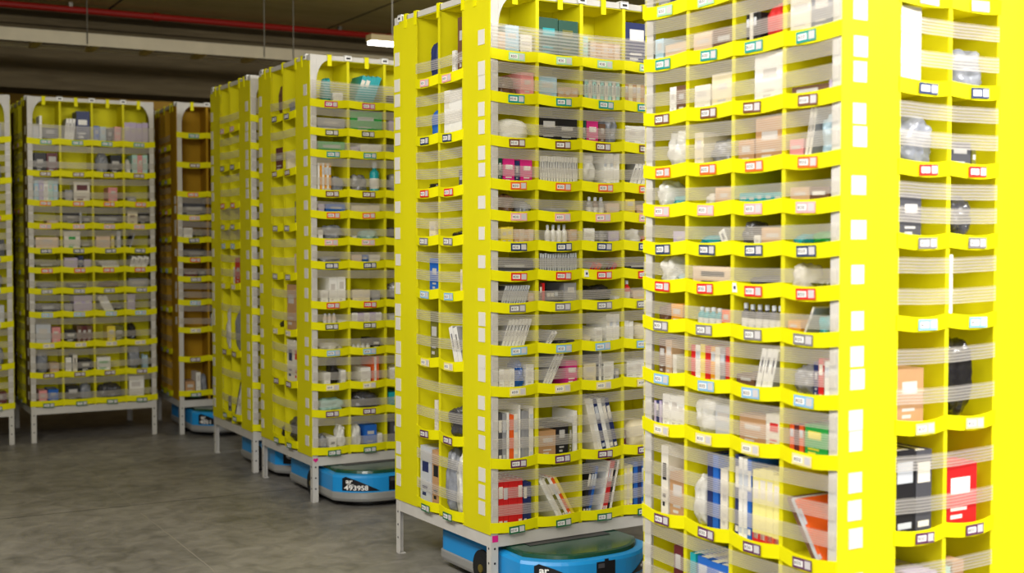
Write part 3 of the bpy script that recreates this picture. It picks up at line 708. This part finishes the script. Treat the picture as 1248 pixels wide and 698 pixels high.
def make_robot(M, label, number):
    root = empty('drive_robot', M); tag(root, label, 'robot', 'blue drive robots under the towers')
    loft([(.012, .03), (.0, .036), (-.006, .05), (-.006, .078), (.0, .083)], SKIRT).build('skirt', root)
    body = loft([(.0, .0835), (.0, .162), (.006, .174), (.024, .179)], BLUE).build('body_shell', root)
    b = loft([(.03, .1795), (.034, .193), (.045, .1965)], DECK); b.box((-.2, .1, .1965), (.2, .5, .1985), BLK); b.build('lift_deck', root)
    bb = loft([(.055, .010), (.055, .0295)], BLK); bb.build('underbody', root)
    for sx in (-1, 1):
        b = MB(); x = sx*RW/2
        b.cyl((x-sx*.03, RL-.40, .079), (x+sx*.009, RL-.40, .079), .076, RUB, 32)
        w = b.build('wheel', root)
        h = MB(); h.cyl((x+sx*.0092, RL-.40, .079), (x+sx*.013, RL-.40, .079), .045, RUB, 28); h.cyl((x+sx*.0131, RL-.40, .079), (x+sx*.018, RL-.40, .079), .017, BRASS, 20)
        h.build('hub', w)
        for y in (.15, .56):
            if y == .56: continue
            c = MB(); c.cyl((x*.75, y, 0.001+.03), (x*.75, y, .05), .01, BLK); c.lathe([(.02, 0), (.03, .012), (.02, .028)], (x*.7, y, .001), RUB); c.build('caster', root)
    b = MB(); front_poly(b, [(-.275, .092), (-.095, .092), (-.215, .150), (-.262, .168), (-.275, .158)], BLK, .0014); d = b.build('number_panel', root)
    text_on_front('ar', .034, -.262, .133, .0028, WHT, d, 'arm_logo_text')
    b = MB(); front_poly(b, [(-.260, .129), (-.252, .1245), (-.240, .1235), (-.228, .126), (-.228, .129), (-.240, .1265), (-.252, .1275)], WHT, .0028); b.build('logo_smile', d)
    if number: text_on_front(number, .036, -.268, .097, .0028, WHT, d, 'robot_number')
    b = MB(); front_poly(b, [(.275, .092), (.13, .092), (.225, .138), (.268, .172), (.275, .160)], BLK, .0014); d = b.build('button_panel', root)
    def disc(cx, cz, r, m, nm, off=.0028):
        b = MB(); front_poly(b, [(cx+r*math.cos(2*math.pi*k/18), cz+r*math.sin(2*math.pi*k/18)) for k in range(18)], m, off, .0015, 3); b.build(nm, d)
    disc(.262, .142, .016, mat('red_button', (220, 40, 34), rough=.35), 'stop_button')
    for k in range(3): disc(.205+k*.016, .112+k*.005, .006, WHT, 'indicator_light')
    b = MB(); front_poly(b, [(-.045, .09), (.045, .09), (.045, .165), (.012, .165), (.012, .174), (-.006, .174), (-.006, .165), (-.045, .165)], BLK, .0014); d = b.build('sensor_bay', root)
    b = MB(); front_poly(b, [(-.038, .14), (-.008, .14), (-.008, .158), (-.038, .158)], cm('dark grey'), .0028); b.build('sensor_window', d)
    b = MB(); front_poly(b, [(-.005, .098), (.004, .098), (.004, .106), (-.005, .106)], mat('yellow_lens', (236, 214, 60)), .0028); b.build('sensor_lens', d)
    return root
make_robot(N(2.775, 4.275, 1.5), 'blue robot with big wheel carrying the front centre tower', '')
make_robot(N(2.800, 6.34, .3), 'blue robot numbered 493958 under the heart-marked tower', '493958')
make_robot(N(2.795, 7.27, 0), 'blue robot half hidden behind grey legs, behind robot 493958', '')
make_robot(N(2.800, 9.12, -1.5), 'blue robot in the dim back under the brownish-sided tower', '4051')

# ------------------------------------------------------------------ the building
def concrete(name, dark, light, rough, scale, stretch, gloss_var=False):
    m = bpy.data.materials.new(name); m.use_nodes = True; n = m.node_tree.nodes; l = m.node_tree.links; b = n['Principled BSDF']
    tc = n.new('ShaderNodeTexCoord'); mp = n.new('ShaderNodeMapping'); mp.inputs['Scale'].default_value = stretch; l.new(tc.outputs['Object'], mp.inputs['Vector'])
    t = n.new('ShaderNodeTexNoise'); t.inputs['Scale'].default_value = scale; t.inputs['Detail'].default_value = 9; t.inputs['Roughness'].default_value = .62; l.new(mp.outputs[0], t.inputs['Vector'])
    t2 = n.new('ShaderNodeTexNoise'); t2.inputs['Scale'].default_value = scale*7; t2.inputs['Detail'].default_value = 6; t2.inputs['Distortion'].default_value = .8; l.new(mp.outputs[0], t2.inputs['Vector'])
    a = n.new('ShaderNodeMath'); a.operation = 'MULTIPLY_ADD'; a.inputs[1].default_value = .55; l.new(t.outputs['Fac'], a.inputs[0])
    a2 = n.new('ShaderNodeMath'); a2.operation = 'MULTIPLY'; a2.inputs[1].default_value = .45; l.new(t2.outputs['Fac'], a2.inputs[0]); l.new(a2.outputs[0], a.inputs[2])
    r = n.new('ShaderNodeValToRGB'); r.color_ramp.elements[0].position = .36; r.color_ramp.elements[1].position = .64
    r.color_ramp.elements[0].color = (*srgb(dark), 1); r.color_ramp.elements[1].color = (*srgb(light), 1)
    l.new(a.outputs[0], r.inputs['Fac']); l.new(r.outputs[0], b.inputs['Base Color'])
    b.inputs['Roughness'].default_value = rough
    if gloss_var:
        mr = n.new('ShaderNodeMapRange'); mr.inputs['To Min'].default_value = rough-.12; mr.inputs['To Max'].default_value = rough+.15; l.new(t.outputs['Fac'], mr.inputs['Value']); l.new(mr.outputs[0], b.inputs['Roughness'])
    bp = n.new('ShaderNodeBump'); bp.inputs['Strength'].default_value = .25; bp.inputs['Distance'].default_value = .004; l.new(t2.outputs['Fac'], bp.inputs['Height']); l.new(bp.outputs[0], b.inputs['Normal'])
    return m
FLOOR = concrete('worn_polished_concrete', (98, 96, 92), (154, 150, 144), .42, 1.3, (1, 1, 1), True)
CEIL = concrete('board_marked_concrete', (192, 178, 112), (216, 202, 136), .85, 1.6, (.35, 1.6, 1.2))
BEAM = concrete('streaky_beam_concrete', (92, 80, 54), (124, 110, 80), .85, 2.5, (.15, 1, 1.8))
WALL = concrete('dark_brown_wall', (92, 74, 46), (112, 90, 56), .85, 1.2, (.6, 1, 1))
JOINT = mat('floor_joint_filler', (146, 140, 132), rough=.6); CJ = mat('ceiling_joint', (60, 56, 44), rough=.9)
X0, X1, Y0, Y1, ZC = -4.5, 9.5, -3.5, 14.6, 3.42
def struct(name, a, b2, m, extra=None):
    b = MB(); b.box(a, b2, m)
    if extra: extra(b)
    o = b.build(name); tag(o, kind='structure'); return o
def fl(b):
    for x in (-1.6, 1.55, 4.7): b.box((x, Y0, 0), (x+.006, Y1, .0006), JOINT)
    for y in (.9, 3.9, 6.9, 9.9): b.box((X0, y, 0), (X1, y+.006, .0006), mat('dark_floor_joint', (84, 80, 74)))
struct('floor', (X0, Y0, -.1), (X1, Y1, 0), FLOOR, fl)
def cl(b):
    for x in range(-4, 10, 2): b.box((x+.35, Y0, ZC-.0015), (x+.37, 11.4, ZC), CJ)
struct('ceiling', (X0, Y0, ZC), (X1, Y1, ZC+.15), CEIL, cl)
struct('wall_back', (X0, Y1, 0), (X1, Y1+.15, ZC), WALL)
struct('wall_left', (X0-.15, Y0, 0), (X0, Y1, ZC), WALL)
struct('wall_right', (X1, Y0, 0), (X1+.15, Y1, ZC), WALL)
struct('wall_front', (X0, Y0-.15, 0), (X1, Y0, ZC), WALL)
def be(b):
    b.box((X0, 11.33, 3.27), (X1, 11.4, 3.33), BEAM); b.box((X0, 11.36, 3.12), (X1, 11.4, 3.17), BEAM)
struct('trim_1', (X0, 11.4, 2.735), (X1, 11.9, ZC), BEAM, be)
struct('trim_2', (X0, 13.4, 2.78), (X1, 13.8, ZC), mat('ochre_beam', (150, 122, 52), rough=.8, var=.15, vscale=2, stretch=(.3, 1, 1)))
# fire pipe, cable tray, hanging rods, lamp
b = MB(); PR = mat('red_pipe_paint', (160, 26, 14), rough=.4)
b.cyl((X0, 11, 3.362), (X1, 11, 3.362), .028, PR, 18)
for x in (-2.2, .6, 2.7, 4.9): b.cyl((x, 11, 3.362), (x+.05, 11, 3.362), .036, PR, 18)
p = b.build('sprinkler_pipe'); tag(p, 'long red sprinkler pipe running below the concrete ceiling', 'pipe')
for x in (2.0, 4.4):
    b = MB(); b.box((x, 10.985, 3.385), (x+.03, 11.015, ZC), mat('galvanised_rod', (120, 116, 104), rough=.4, metal=.6)); b.build('pipe_hanger', p)
TR = mat('galvanised_cream_tray', (206, 196, 168), rough=.5, var=.05)
tray = empty('cable_tray', T(0, 10, 2.955)); tag(tray, 'pale ladder cable tray hanging across the ceiling behind the towers', 'cable tray')
for y in (0, .34):
    b = MB(); b.box((X0, y, -.03), (X1, y+.012, .065 if y == 0 else -.008), TR); b.box((X0, y-.004 if y == 0 else y-.02, .055 if y == 0 else -.012), (X1, y+.03 if y == 0 else y+.012, .065 if y == 0 else -.008), TR)
    b.build('side_rail', tray)
x = X0+.2
while x < X1:
    b = MB(); b.box((x, .012, -.03), (x+.05, .34, .0), mat('tray_rung', (226, 208, 120), rough=.5)); b.build('rung', tray); x += .42
b = MB(); b.cyl((X0, .12, .013), (X1, .12, .013), .012, BLK, 10); b.cyl((X0, .24, .011), (X1, .24, .011), .010, BLK, 10); b.build('black_cable', tray)
for x in (-1.6, .3, 1.95, 3.35, 3.6, 5.2):
    b = MB(); b.cyl((x, 0-.01, -.02), (x, -.01, ZC-2.955), .005, mat('galvanised_rod', (120, 116, 104)), 8)
    b.build('hanging_rod', tray)
lamp = empty('ceiling_lamp', T(3.85, 9, 2.96)); tag(lamp, 'lit fluorescent batten lamp hanging just left of the front tower top', 'lamp')
b = MB(); b.box((0, -.05, .012), (1.25, .05, .06), mat('lamp_housing', (214, 196, 150), rough=.5)); b.build('lamp_housing', lamp)
b = MB(); b.box((.01, -.045, -.012), (1.24, .045, .012), mat('lamp_diffuser', (255, 250, 238), emit=6)); b.build('lamp_diffuser', lamp)
for x in (.2, 1.05):
    b = MB(); b.cyl((x, 0, .06), (x, 0, ZC-2.96), .004, STEEL, 8); b.build('suspension_rod', lamp)

# ------------------------------------------------------------------ light
def area(name, loc, rot, sx, sy, power, col=(1, .97, .92)):
    l = bpy.data.lights.new(name, 'AREA'); l.shape = 'RECTANGLE'; l.size = sx; l.size_y = sy; l.energy = power; l.color = col
    o = bpy.data.objects.new(name, l); COL.objects.link(o); o.location = loc; o.rotation_euler = [R(a) for a in rot]; return o
area('aisle_lamp_light', (3.7, .1, 3.2), (42, 0, 0), 2.4, .6, 230, (1, .98, .97))
area('aisle_lamp_light', (.4, .9, 3.3), (30, 0, -38), 2.4, 1.0, 135)
area('aisle_lamp_light', (-.4, 3.3, 3.2), (0, -35, 0), .8, 3, 120)
area('aisle_lamp_light', (4.475, 9, 2.93), (0, 0, 0), 1.2, .1, 12)
area('ceiling_fill_light', (3, 6.6, 3.02), (180, 0, 0), 1.2, 4, 16, (1, .95, .8))  # added upward fill to brighten the ceiling, no fixture hangs here
area('back_bay_lamp_light', (5, 12.6, 3.2), (60, 0, 20), 3, .3, 25, (1, .88, .6))
area('rear_fill_light', (-.9, -3.3, 1.9), (86, 0, -30), 4.5, 2.4, 140, (.96, .98, 1))  # added fill from behind the camera to reach into the bins, no door modelled
w = bpy.data.worlds.new('world'); w.use_nodes = True; w.node_tree.nodes['Background'].inputs[0].default_value = (.6, .65, .7, 1); w.node_tree.nodes['Background'].inputs[1].default_value = .05
S.world = w

# ------------------------------------------------------------------ camera
c = bpy.data.cameras.new('camera'); co = bpy.data.objects.new('camera', c); COL.objects.link(co); S.camera = co
c.sensor_width = 36; c.sensor_fit = 'HORIZONTAL'; c.lens = 1527.4*36/1248; c.clip_start = .05; c.clip_end = 60
co.location = (0, 0, 1.4515); co.rotation_euler = (R(90-2.2), 0, R(-29.645))
c.dof.use_dof = True; c.dof.focus_distance = 5.1; c.dof.aperture_fstop = 2.4
S.view_settings.view_transform = 'Standard'; S.view_settings.look = 'None'; S.view_settings.gamma = 1; S.view_settings.exposure = 0
S.view_settings.use_curve_mapping = False
